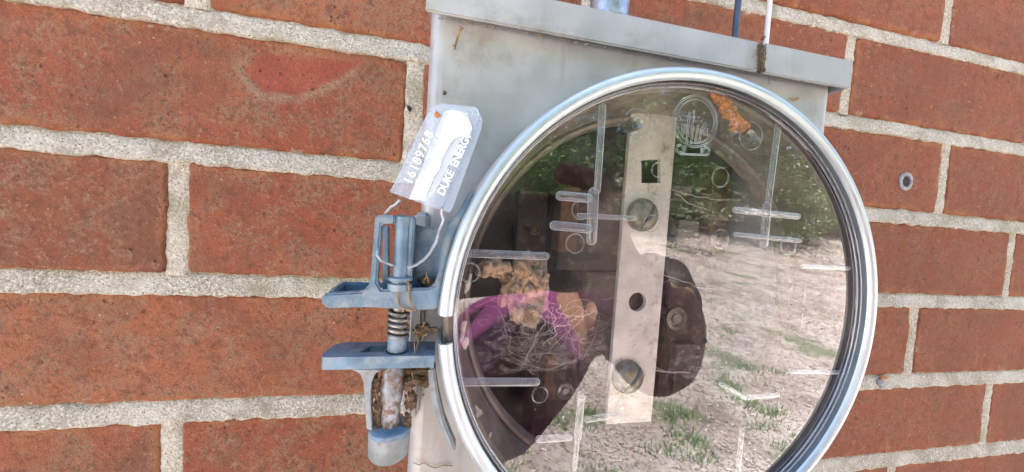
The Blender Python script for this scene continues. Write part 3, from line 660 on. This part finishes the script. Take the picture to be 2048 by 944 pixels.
q = MB(); q.tube([tagp(*p) for p in ((800, 400, 1.5), (792, 408, 2), (782, 414, 3), (772, 425, 5), (766, 450, 8), (757, 490, 6), (754, 510, 3), (763, 522, 2.5), (783, 530, 4), (795, 531, 6))], .42, 8)
q.build('wire', 'wire', tg)
q = MB(); q.tube([tagp(*p) for p in ((884, 415, 1.5), (883, 428, 2), (887, 440, 2.5), (878, 462, 2.5), (872, 485, 2.5), (858, 508, 2.5), (848, 519, 2.4), (832, 530, 2), (815, 536, 1.8))], .45, 8)
q.build('wire', 'wire', tg)

# ---------------------------------------------------------------- cables, pipe, fixings in the wall
def vpipe(name, q, y, r, ztop, zbot, mat, label, cat):
    x = P(*q, y).x; o = MB(); o.lathe((x, y), [(r, ztop), (r, zbot)], 28, axis='z'); return tag(o.build(name, mat), label, cat)
vpipe('power_cable', (1473, 40), -14, 1.9, 900, -79, 'cableb', 'dark blue cable running down the wall into the box lid', 'cable')
vpipe('wire_cable', (1536, 40), -40, 1.35, 900, -79, 'cablew', 'thin white cable running down to the right end of the box lid', 'cable')
co = thing('conduit', (173, -45, -79), 'silver metal conduit rising from the middle of the meter box lid', 'conduit')
x0 = P(1183, 8, -45).x; x1 = P(1254, 12, -45).x
q = MB(); q.lathe(((x0 + x1) / 2, -45), [((x1 - x0) / 2, 900), ((x1 - x0) / 2, -60)], 32, axis='z'); q.build('pipe', 'pipe', co)
q = MB(); q.lathe(((x0 + x1) / 2, -45), [((x1 - x0) / 2, -62), ((x1 - x0) / 2 + 3.5, -62), ((x1 - x0) / 2 + 3.5, -79)], 8, axis='z'); q.build('hub_nut', 'steel', co)
c = XZ(1810, 363, 0); q = MB(); an = thing('wall_anchor', (c[0], 0, c[1]), 'hollow grey wall anchor set in a brick right of the meter', 'anchor')
q.lathe(c, [(7.4, 1.2), (7.2, -.9), (6.2, -1.3), (4.4, -1.1), (4.0, .3), (3.9, 1.0)], 28); q.build('collar', 'anchor', an)
q = MB(); q.lathe(c, [(4.2, -.3), (.01, -.2)], 20); q.build('hole', 'black', an)
c = XZ(1762, 765, 0); q = MB(); ws = thing('wall_screw', (c[0], 0, c[1]), 'dark screw head in the mortar joint low on the right of the box', 'screw')
q.blob((c[0], -.6, c[1]), (5.2, 2.0, 4.6), .25, .4, 5, 3); q.build('head', 'anchor', ws, smooth=80)
q = MB(); q.blob((c[0] + .3, -1.4, c[1] + 5.0), (3.6, 1.2, 1.6), .5, .4, 5, 3); q.build('stain', 'rust', ws, smooth=80)

# ---------------------------------------------------------------- nests, webs, crumbs
q = MB()
for k, (px, py, r) in enumerate(((1433, 188, 2.2), (1441, 200, 3.0), (1450, 213, 3.2), (1461, 226, 3.2), (1470, 238, 3.0), (1478, 250, 3.4), (1488, 252, 2.2), (1466, 255, 2.0))):
    x, z = XZ(px, py, -93.6); q.blob((x, -93.6, z), (r * .8, 1.3, r * .75), .7, .9, k, 4)
tag(q.build('nest_clump', 'rust', smooth=60), 'orange brown crumbly insect nest stuck inside the top of the clear cover', 'nest')
q = MB()
for k, (px, py, rx, rz) in enumerate(((1062, 540, 5.5, 5.5), (1075, 560, 5, 6.5), (1040, 560, 5, 6), (1020, 585, 3.6, 5.5), (1055, 590, 5, 7), (1080, 590, 4, 5), (1030, 610, 2.6, 5), (1060, 625, 3.0, 6.5), (1000, 540, 5, 4), (975, 535, 4, 3))):
    x, z = XZ(px, py, -78); q.blob((x, -78 + (k % 3), z), (rx, 5, rz), .8, .22, k, 4)
tag(q.build('mud_nest', 'mud', smooth=60), 'tan layered mud wasp nest inside the box behind the cover at left', 'nest')
q = MB(); random.seed(5)
hub = [P(1095, 600, -70), P(1110, 655, -68), P(1090, 690, -70), P(1140, 640, -72), P(1180, 620, -74), P(1060, 700, -66), P(1030, 720, -64), P(1150, 720, -70), P(1240, 720, -58), P(1230, 640, -56), P(1000, 660, -62), P(980, 600, -66), P(1050, 740, -60)]
def strand(a, b_, r, sag=2.):
    n_ = 14; w1, w2 = random.uniform(-3, 3), random.uniform(0, 6); q.tube([a.lerp(b_, i / n_) + Vector((w1 * math.sin(i * .55 + w2) * math.sin(math.pi * i / n_) + random.gauss(0, .12), random.gauss(0, .3), -sag * math.sin(math.pi * i / n_) + random.gauss(0, .15))) for i in range(n_ + 1)], r, 5)
for i in range(60):
    a, b_ = random.sample(hub, 2); j = lambda: Vector((random.gauss(0, 2.5), random.gauss(0, 2), random.gauss(0, 2.5)))
    if (a - b_).length < 45: strand(a + j(), b_ + j(), random.choice((.04, .05, .07, .1)), random.uniform(-6, 8))
for a, b_ in (((1096, 600), (1110, 655)), ((1110, 655), (1145, 640)), ((1145, 640), (1185, 622)), ((1096, 602), (1080, 660)), ((1110, 655), (1100, 690)), ((1078, 662), (1050, 720)), ((1120, 610), (1130, 640))): strand(P(*a, -76), P(*b_, -76), .2, .5)
for a, b_, r in (((1270, 725), (1380, 745), .35), ((1280, 715), (1345, 745), .25), ((1320, 545), (1430, 580), .18), ((1345, 380), (1480, 400), .2), ((1350, 385), (1420, 420), .2), ((1205, 600), (1340, 560), .12), ((1268, 635), (1300, 560), .25)): strand(P(*a, -62), P(*b_, -64), r, 1.5)
tag(q.build('cobweb', 'web', smooth=60), 'tangled pale cobweb strands strung across the inside of the meter box', 'cobweb', kind='stuff')
q = MB()
def sheet(pts, y, n=16):
    c4 = [P(*p, y) for p in pts]; vs = []
    for j in range(n + 1):
        for i in range(n + 1):
            p = c4[0].lerp(c4[1], i / n).lerp(c4[3].lerp(c4[2], i / n), j / n); vs.append(p + Vector((0, 2.5 * fbm(p.x, 0, p.z, .1), 0)))
    q.add(vs, [(j * (n + 1) + i, j * (n + 1) + i + 1, (j + 1) * (n + 1) + i + 1, (j + 1) * (n + 1) + i) for j in range(n) for i in range(n)])
sheet(((1040, 690), (1215, 650), (1215, 730), (1060, 745)), -66); sheet(((1340, 690), (1400, 690), (1400, 760), (1330, 760)), -60); sheet(((940, 620), (1090, 640), (1060, 740), (950, 760)), -70)
sheet(((1340, 370), (1500, 385), (1500, 440), (1340, 470)), -60)
tag(q.build('cobweb_sheet', 'veil', smooth=60), 'dusty grey cobweb sheet hanging behind the lower half of the cover', 'cobweb', kind='stuff')
def flake(px, py, y, a, b_, rot, mat, label, cat='flake', name='flake', sd=0):
    x, z = XZ(px, py, y); q = MB(); q.blob((0, 0, 0), (a, .5, b_), .7, .6, sd, 3); r = math.radians(rot)
    q.v = [(x + v[0] * math.cos(r) - v[2] * math.sin(r), y + v[1], z + v[0] * math.sin(r) + v[2] * math.cos(r)) for v in q.v]
    return tag(q.build(name, mat, smooth=70), label, cat)
flake(936, 568, -91, .9, 3.4, -12, 'flake', 'jagged pale paint flake beside the left pin of the cover', sd=1)
flake(926, 660, -91, 1.0, 2.8, -5, 'flake', 'pale flake on the left rim of the opening below the ring gap', sd=2)
flake(929, 685, -91, 1.2, 2.0, 8, 'flake', 'broad pale flake low on the left rim of the opening', sd=3)
flake(955, 822, -92, 1.0, 2.6, 20, 'flake', 'bright oval flake on the dark rim at the lower left of the cover', sd=4)
flake(980, 870, -92, .5, .9, -20, 'flake', 'tiny pale flake at the bottom left inside the ring', sd=5)
flake(876, 230, -103.6, .9, .8, 20, 'rust', 'brown speck on the top left corner of the seal tag', 'speck', 'dirt_speck', 6)
flake(889, 186, -78.4, .6, .8, 0, 'dirt', 'dark speck on the box front above the seal tag', 'speck', 'dirt_speck', 7)
flake(819, 218, -1, 1.2, 1.8, 20, 'black', 'dark pit in the mortar left of the meter box', 'hole', 'mortar_pit', 8)
flake(1590, 198, -79, 2.3, .6, 18, 'straw', 'small brown husk on the box front above the ring', 'husk', 'husk', 9)
flake(1762, 120 + 74, -1, .8, 1.2, 0, 'dirt', 'dark crumb on the mortar right of the box lid', 'speck', 'dirt_speck', 10)
flake(846, 789, BX - 2.4, .4, .4, 0, 'rust', 'tiny rust spot on the box front beside the clamp', 'speck', 'dirt_speck', 11)
q = MB(); q.tube([P(921, 52, LY - .8), P(917, 66, LY - 1), P(913, 82, LY), P(909, 99, BX - .6)], [.5, .55, .4, .3], 6); q.tube([P(917, 66, LY - 1), P(927, 55, LY - 1)], .25, 5); q.tube([P(910, 95, BX - .8), P(906, 88, BX - 1)], .25, 5)
tag(q.build('twig', 'straw'), 'small dry twig hanging from the left end of the box lid', 'twig')
q = MB()
for k, (px, py, r) in enumerate(((1521, 92, 1.5), (1522, 104, 1.9), (1524, 115, 1.8), (1521, 126, 1.5), (1527, 140, .9), (1526, 76, 1.0))): x, z = XZ(px, py, LY - .5); q.blob((x, LY - .6, z), (r * .7, .8, r * .8), .6, 1.1, k, 4)
for k in range(26): a = P(1522 + random.gauss(0, 4), 110 + random.gauss(0, 20), LY - 1); q.tube([a, a + Vector((random.gauss(0, 1.6), random.gauss(0, .5), random.gauss(0, 2.6)))], .1, 4)
tag(q.build('web_clot', 'dirt', smooth=60), 'brown fuzzy web clot on the lap seam of the box lid', 'cobweb')
q = MB()
for k in range(60):
    u = random.random(); a = P(870 + 820 * u, 34 + 146 * u + random.gauss(0, 1), LY - .1); q.blob(a, (random.uniform(.2, .9), .25, random.uniform(.12, .25)), .8, 1.5, k, 1)
tag(q.build('lid_grime', 'straw', smooth=0), 'brown grime crumbs along the bottom edge of the box lid', 'dirt', kind='stuff')
q = MB(); q.tube([P(*a, BX - .8) for a in ((826, 925), (838, 930), (850, 925), (858, 932), (870, 936), (890, 930), (905, 932))], .16, 5)
tag(q.build('dry_stem', 'straw'), 'wavy dry stem lying across the box front below the clamp', 'stem')

# ---------------------------------------------------------------- the photographer and phone, reflected in the cover
sh_m = simple('purple_shirt', (.25, .045, .18), .9, 0, .2, .02); tr_m = simple('dark_trousers', (.035, .03, .035), .9, 0, .2, .02)
sk_m = simple('skin', (.42, .22, .15), .55, 0, .1, .05); hr_m = simple('dark_hair', (.025, .018, .014), .6, 0, .3, .2); ph_m = simple('black_phone', (.02, .02, .022), .25, 0, .1, .1)
def skin_mesh(name, verts, edges, radii, mat, parent, root=0, levels=2):
    base = Vector(parent['_b']); me = bpy.data.meshes.new(name)
    me.from_pydata([tuple((Vector(v) - base) / 1000) for v in verts], edges, []); o = bpy.data.objects.new(name, me); COL.objects.link(o); o.parent = parent
    md = o.modifiers.new('skin', 'SKIN'); md.use_smooth_shade = True
    for i, r in enumerate(radii): me.skin_vertices[0].data[i].radius = (r / 1000, r / 1000); me.skin_vertices[0].data[i].use_root = i == root
    sm = o.modifiers.new('sub', 'SUBSURF'); sm.levels = sm.render_levels = levels
    dg = bpy.context.evaluated_depsgraph_get(); m2 = bpy.data.meshes.new_from_object(o.evaluated_get(dg)); o.modifiers.clear(); o.data = m2
    m2.materials.clear(); m2.materials.append(mat)
    for p in m2.polygons: p.use_smooth = True
    return o
per = thing('person', (140, -740, -GZ), 'person in a purple shirt bending forward and holding up a phone, reflected in the cover', 'person')
FL = -GZ
hip, chest, shc, neck, head = (215, -740, -640), (275, -665, -475), (353, -598, -385), (405, -565, -338), (470, -525, -333)
shR, shL = (450, -670, -330), (260, -528, -330)
elR, wrR = (455, -480, -270), (300, -308, -190)
elL, wrL = (130, -470, -480), (90, -420, -720)
V = [hip, chest, shc, neck, shR, elR, wrR, (262, -262, -190), shL, elL, wrL, (86, -400, -780), (230, -790, -720), (230, -760, -1140), (200, -840, -1540), (210, -760, -1575), (100, -730, -720), (90, -650, -1140), (60, -730, -1540), (60, -630, -1575), (440, -545, -335)]
E_ = [(0, 1), (1, 2), (2, 3), (2, 4), (4, 5), (5, 6), (6, 7), (2, 8), (8, 9), (9, 10), (10, 11), (0, 12), (12, 13), (13, 14), (14, 15), (0, 16), (16, 17), (17, 18), (18, 19), (3, 20)]
R_ = [120, 125, 95, 52, 55, 40, 28, 34, 55, 40, 28, 34, 80, 55, 38, 30, 80, 55, 38, 30, 70]
# fingers of the hand that holds the phone: curled over the phone's back
pm = Vector((262, -262, -190)); k0 = 7
for fi, (tx_, tz_, ln) in enumerate(((238, -128, 1.0), (246, -150, 1.05), (250, -172, 1.0), (252, -192, .85))):
    V += [(256, -244, tz_ - 6), (tx_ + 6, -226, tz_), (tx_ - 22 * ln, -202, tz_ + 2), (tx_ - 40 * ln, -196, tz_ + 2)]; n0 = len(V) - 4
    E_ += [(k0, n0), (n0, n0 + 1), (n0 + 1, n0 + 2), (n0 + 2, n0 + 3)]; R_ += [9, 9, 8, 7]
V += [(240, -262, -210), (215, -250, -205), (195, -238, -190)]; n0 = len(V) - 3; E_ += [(k0, n0), (n0, n0 + 1), (n0 + 1, n0 + 2)]; R_ += [11, 10, 8]
for fi in range(4):
    V += [(72 + fi * 9, -392, -820), (72 + fi * 9, -385, -850), (74 + fi * 9, -395, -872)]; n0 = len(V) - 3; E_ += [(11, n0), (n0, n0 + 1), (n0 + 1, n0 + 2)]; R_ += [9, 8, 7]
V += [(119, -385, -805), (126, -380, -828)]; n0 = len(V) - 2; E_ += [(11, n0), (n0, n0 + 1)]; R_ += [10, 8]
body = skin_mesh('body', V, E_, R_, sk_m, per)
# head with face
hd = Vector((500, -512, -333)); q = MB(); q.blob((hd.x, hd.y, hd.z), (76, 92, 112), .04, .01, 1, 4); q.blob((hd.x - 6, hd.y + 88, hd.z - 8), (12, 16, 20), .05, .01, 1, 2)
for sx_ in (-1, 1): q.blob((hd.x + sx_ * 76, hd.y - 4, hd.z), (9, 18, 28), .05, .01, 1, 2)
q.blob((hd.x, hd.y + 80, hd.z - 50), (24, 8, 7), .05, .01, 1, 2); q.build('head', sk_m, per, smooth=80)
for sx_ in (-1, 1): q = MB(); q.blob((hd.x + sx_ * 30, hd.y + 78, hd.z + 8), (13, 8, 7), .02, .01, 1, 2); q.build('eye', 'black', per, smooth=80)
q = MB(); q.blob((hd.x, hd.y - 22, hd.z + 18), (90, 92, 116), .12, .03, 2, 4); q.build('hair', hr_m, per, smooth=80)
skin_mesh('shirt', [hip, chest, shc, (392, -572, -342), shR, elR, (380, -390, -230), shL, elL, (100, -435, -660)], [(0, 1), (1, 2), (2, 3), (2, 4), (4, 5), (5, 6), (2, 7), (7, 8), (8, 9)], [140, 145, 118, 66, 72, 56, 46, 72, 56, 44], sh_m, per)
skin_mesh('trousers', [(190, -740, -650), (180, -745, -700), (235, -785, -770), (230, -760, -1140), (200, -840, -1500), (105, -735, -770), (90, -650, -1140), (60, -730, -1500)], [(0, 1), (1, 2), (2, 3), (3, 4), (1, 5), (5, 6), (6, 7)], [130, 135, 96, 72, 62, 96, 72, 62], tr_m, per)
for c in ((205, -790, -1572), (62, -680, -1572)): q = MB(); q.blob((c[0], c[1], c[2]), (48, 130, 34), .05, .01, 1, 3); q.v = [(x, y, max(z, FL + 1)) for x, y, z in q.v]; q.build('shoe', ph_m, per, smooth=80)
# phone just behind the lens
phn = thing('phone', tuple(CAM), 'black phone held sideways in one hand, mirrored in the clear cover', 'phone')
R0, D0, F0 = RM[0], RM[1], RM[2]
def camp(r, d, f): return CAM + R0 * r + D0 * d + F0 * f
c8 = [camp(r, d, f) for f in (-3, -11) for r, d in ((-12, -16), (128, -16), (128, 56), (-12, 56))]
q = MB(); q.add(c8, [(0, 1, 2, 3), (7, 6, 5, 4), (0, 4, 5, 1), (1, 5, 6, 2), (2, 6, 7, 3), (3, 7, 4, 0)]); q.build('phone_body', ph_m, phn, bevel=2.5, seg=3)
q = MB(); c8 = [camp(r, d, f) for f in (-11.1, -11.5) for r, d in ((-8, -13), (125, -13), (125, 53), (-8, 53))]; q.add(c8, [(0, 1, 2, 3), (7, 6, 5, 4), (0, 4, 5, 1), (1, 5, 6, 2), (2, 6, 7, 3), (3, 7, 4, 0)]); q.build('screen', 'black', phn)

# ---------------------------------------------------------------- yard: litter, grass, trees (seen mirrored in the cover)
random.seed(11)
q = MB()
for k in range(60000):
    x = random.uniform(-1500, 14000); y = -900 - 11500 * random.random() ** 1.7; s_ = random.uniform(4, 15) * (1 - y / 7000); a = random.uniform(0, 6.28)
    if x > 2500 - y * 1.6: continue
    z = gh(x, y) - GZ; ca, sa = math.cos(a), math.sin(a); l_, w_ = s_ * random.uniform(.8, 1.8), s_ * .45; up_ = random.uniform(2, 12)
    q.add([(x - ca * l_, y - sa * l_, z + random.uniform(0, 6)), (x + sa * w_, y - ca * w_, z + up_), (x + ca * l_, y + sa * l_, z + random.uniform(0, 8)), (x - sa * w_, y + ca * w_, z + up_ * .6)], [(0, 1, 2, 3)])
t = NT('leaf_litter_brown'); c = t.mix(t.ramp(t.noise(.02, 3, .6), .35, .65), (.14, .09, .07), (.84, .75, .70)); t.set(c, .8)
tag(q.build('leaf_litter', t.m, smooth=0), 'dry brown leaf litter and chips scattered over the bare yard', 'leaf litter', kind='stuff')
q = MB()
for k in range(900):
    cx_ = random.uniform(-300, 5000); cy_ = -1500 - 4500 * random.random() ** 1.4
    if noise.noise(Vector((cx_, cy_, 3)) / 420) < (.12 if cy_ > -3000 else .3): continue
    for j in range(26):
        x = cx_ + random.gauss(0, 45); y = cy_ + random.gauss(0, 45); z = gh(x, y) - GZ; h_ = random.uniform(30, 80); a = random.uniform(0, 6.28); dx, dy = math.cos(a) * 4, math.sin(a) * 4; lx, ly = random.gauss(0, 16), random.gauss(0, 16)
        q.add([(x - dx, y - dy, z), (x + dx, y + dy, z), (x + lx, y + ly, z + h_)], [(0, 1, 2)])
gm = simple('grass_green', (.17, .33, .09), .7, 0, .4, .01)
tag(q.build('grass', gm, smooth=0), 'sparse green grass tufts growing in the bare soil', 'grass', kind='stuff')
leafm = []
for nm, c1, c2 in (('leaf_dark', (.06, .14, .045), (.15, .26, .085)), ('leaf_light', (.10, .21, .06), (.22, .35, .12))):
    t = NT(nm); c = t.mix(t.ramp(t.noise(.004, 4), .35, .65), c1, c2); t.set(c, .45)
    t.b.inputs['Subsurface Weight'].default_value = 0; leafm.append(t.m)
bark = simple('bark', (.13, .10, .075), .95, 0, .35, .01, None, .8)
def tree(seed, hgt, spread, low, nleaf, mat):
    rnd = random.Random(seed); tr = MB(); cr = MB(); pts = [Vector((0, 0, 0))]
    for i in range(1, 9): pts.append(Vector((rnd.gauss(0, hgt * .012 * i), rnd.gauss(0, hgt * .012 * i), hgt * .95 * i / 8)))
    r0_ = hgt * .018 + 30; tr.tube(pts, [r0_ * (1 - .11 * i) for i in range(9)], 9)
    tips = []
    for i in range(22):
        h_ = low + (1 - low) * rnd.random(); b0 = pts[min(8, int(h_ * 8))]; a = rnd.uniform(0, 6.28); ln = spread * (1.15 - .7 * h_) * rnd.uniform(.6, 1.1)
        e1 = b0 + Vector((math.cos(a) * ln * .5, math.sin(a) * ln * .5, ln * .15)); e2 = b0 + Vector((math.cos(a) * ln, math.sin(a) * ln, ln * rnd.uniform(-.1, .35)))
        tr.tube([b0, e1, e2], [r0_ * .28, r0_ * .18, r0_ * .06], 6); tips += [e1, e2, e1.lerp(e2, .6), e1.lerp(e2, .3)]
    for tp in tips:
        rad = spread * rnd.uniform(.2, .38)
        for _ in range(nleaf // len(tips)):
            d = Vector((rnd.gauss(0, 1), rnd.gauss(0, 1), rnd.gauss(0, .6))) * rad * .6; c = tp + d; s_ = rnd.uniform(.7, 1.4) * (75 if hgt > 5000 else 48)
            u = Vector((rnd.gauss(0, 1), rnd.gauss(0, 1), rnd.gauss(0, .45))).normalized(); v = u.cross(Vector((rnd.gauss(0, .5), rnd.gauss(0, .5), 1))).normalized()
            cr.add([c - u * s_, c + v * s_ * .42, c + u * s_, c - v * s_ * .42], [(0, 1, 2, 3)])
    return tr, cr
protos = []
def put_tree(pi, x, y, rz, sc, label, grp, cat, name):
    z = gh(x, y)
    tr, cr, mt = protos[pi][:3]
    if protos[pi][3] is None:
        o = thing(name, (x, y, z - GZ), label, cat, grp); o['_b'] = (0, 0, 0)
        protos[pi][3] = o; tr.build('trunk', bark, o, smooth=60); cr.build('crown' if name != 'shrub' else 'foliage', mt, o, smooth=0)
    else:
        s0 = protos[pi][3]; o = s0.copy(); COL.objects.link(o)
        for ch in list(s0.children): c = ch.copy(); COL.objects.link(c); c.parent = o
        tag(o, label, cat, grp)
    o.location = (x / 1000, y / 1000, z / 1000); o.rotation_euler = (0, 0, rz); o.scale = (sc, sc, sc)
for a in ((1, 9500, 3200, .16, 15000, leafm[0]), (2, 11500, 3600, .2, 15000, leafm[1]), (3, 2600, 1600, .08, 6500, leafm[1]), (4, 1900, 1400, .05, 5500, leafm[0])):
    tr, cr = tree(*a[:5], None); protos.append([tr, cr, a[5], None])
TT = [(0, 2500, -12500), (1, 6500, -13000), (0, 10500, -12000), (1, 15000, -11500), (0, 19500, -10500), (1, -2500, -12500), (0, -7000, -12000), (1, 400, -16500), (0, 4600, -17500), (1, 9000, -17500), (0, 14000, -17000), (1, 20000, -16500), (0, 25000, -14000), (1, 24000, -8000), (0, -5500, -18000), (1, 29000, -11000), (0, 17000, -23000), (1, 7000, -24000), (0, -500, -24000), (1, 27000, -20000)]
for k, (pi, x, y) in enumerate(TT): put_tree(pi, x, y, k * 2.1, .85 + .3 * ((k * 37) % 10) / 10, 'leafy green tree at the edge of the yard mirrored in the cover', 'trees at the edge of the yard', 'tree', 'broadleaf_tree')
BB = [(2, 1000 + k * 2100, -10200 - 1500 * ((k * 7) % 3) - (0 if k < 8 else -(k - 8) * 600)) for k in range(12)] + [(3, -2500 + k * 2300, -11800 - 900 * ((k * 5) % 4)) for k in range(13)]
for k, (pi, x, y) in enumerate(BB): put_tree(pi, x, y, k * 1.7, .8 + .6 * ((k * 53) % 10) / 10, 'leafy shrub under the trees at the edge of the yard', 'shrubs under the trees', 'shrub', 'shrub')
random.seed(21); q = MB()
for k in range(34000):            # the wood beyond the first trees: one dense mass of foliage
    a = random.uniform(-.95, 1.25); rr_ = random.uniform(24000, 34000); x = 2000 + rr_ * math.sin(a); y = -rr_ * math.cos(a); hh = 13000 + 3500 * noise.noise(Vector((a * 5, 0, 1))) + 1500 * noise.noise(Vector((a * 17, 0, 1)))
    z = gh(x, y) - GZ + hh * random.random() ** .9; s_ = random.uniform(170, 380)
    u = Vector((random.gauss(0, 1), random.gauss(0, 1), random.gauss(0, .6))).normalized(); v = u.cross(Vector((random.gauss(0, .7), random.gauss(0, .7), .6))).normalized(); c = Vector((x, y, z))
    q.add([c - u * s_, c + v * s_ * .5, c + u * s_, c - v * s_ * .5], [(0, 1, 2, 3)])
tag(q.build('woodland', leafm[0], smooth=0), 'dense dark green woodland far behind the yard trees', 'woodland', kind='stuff')
for o in bpy.data.objects:
    if '_b' in o: del o['_b']
print('bricks', nb, 'tris', sum(len(m.polygons) for m in bpy.data.meshes))
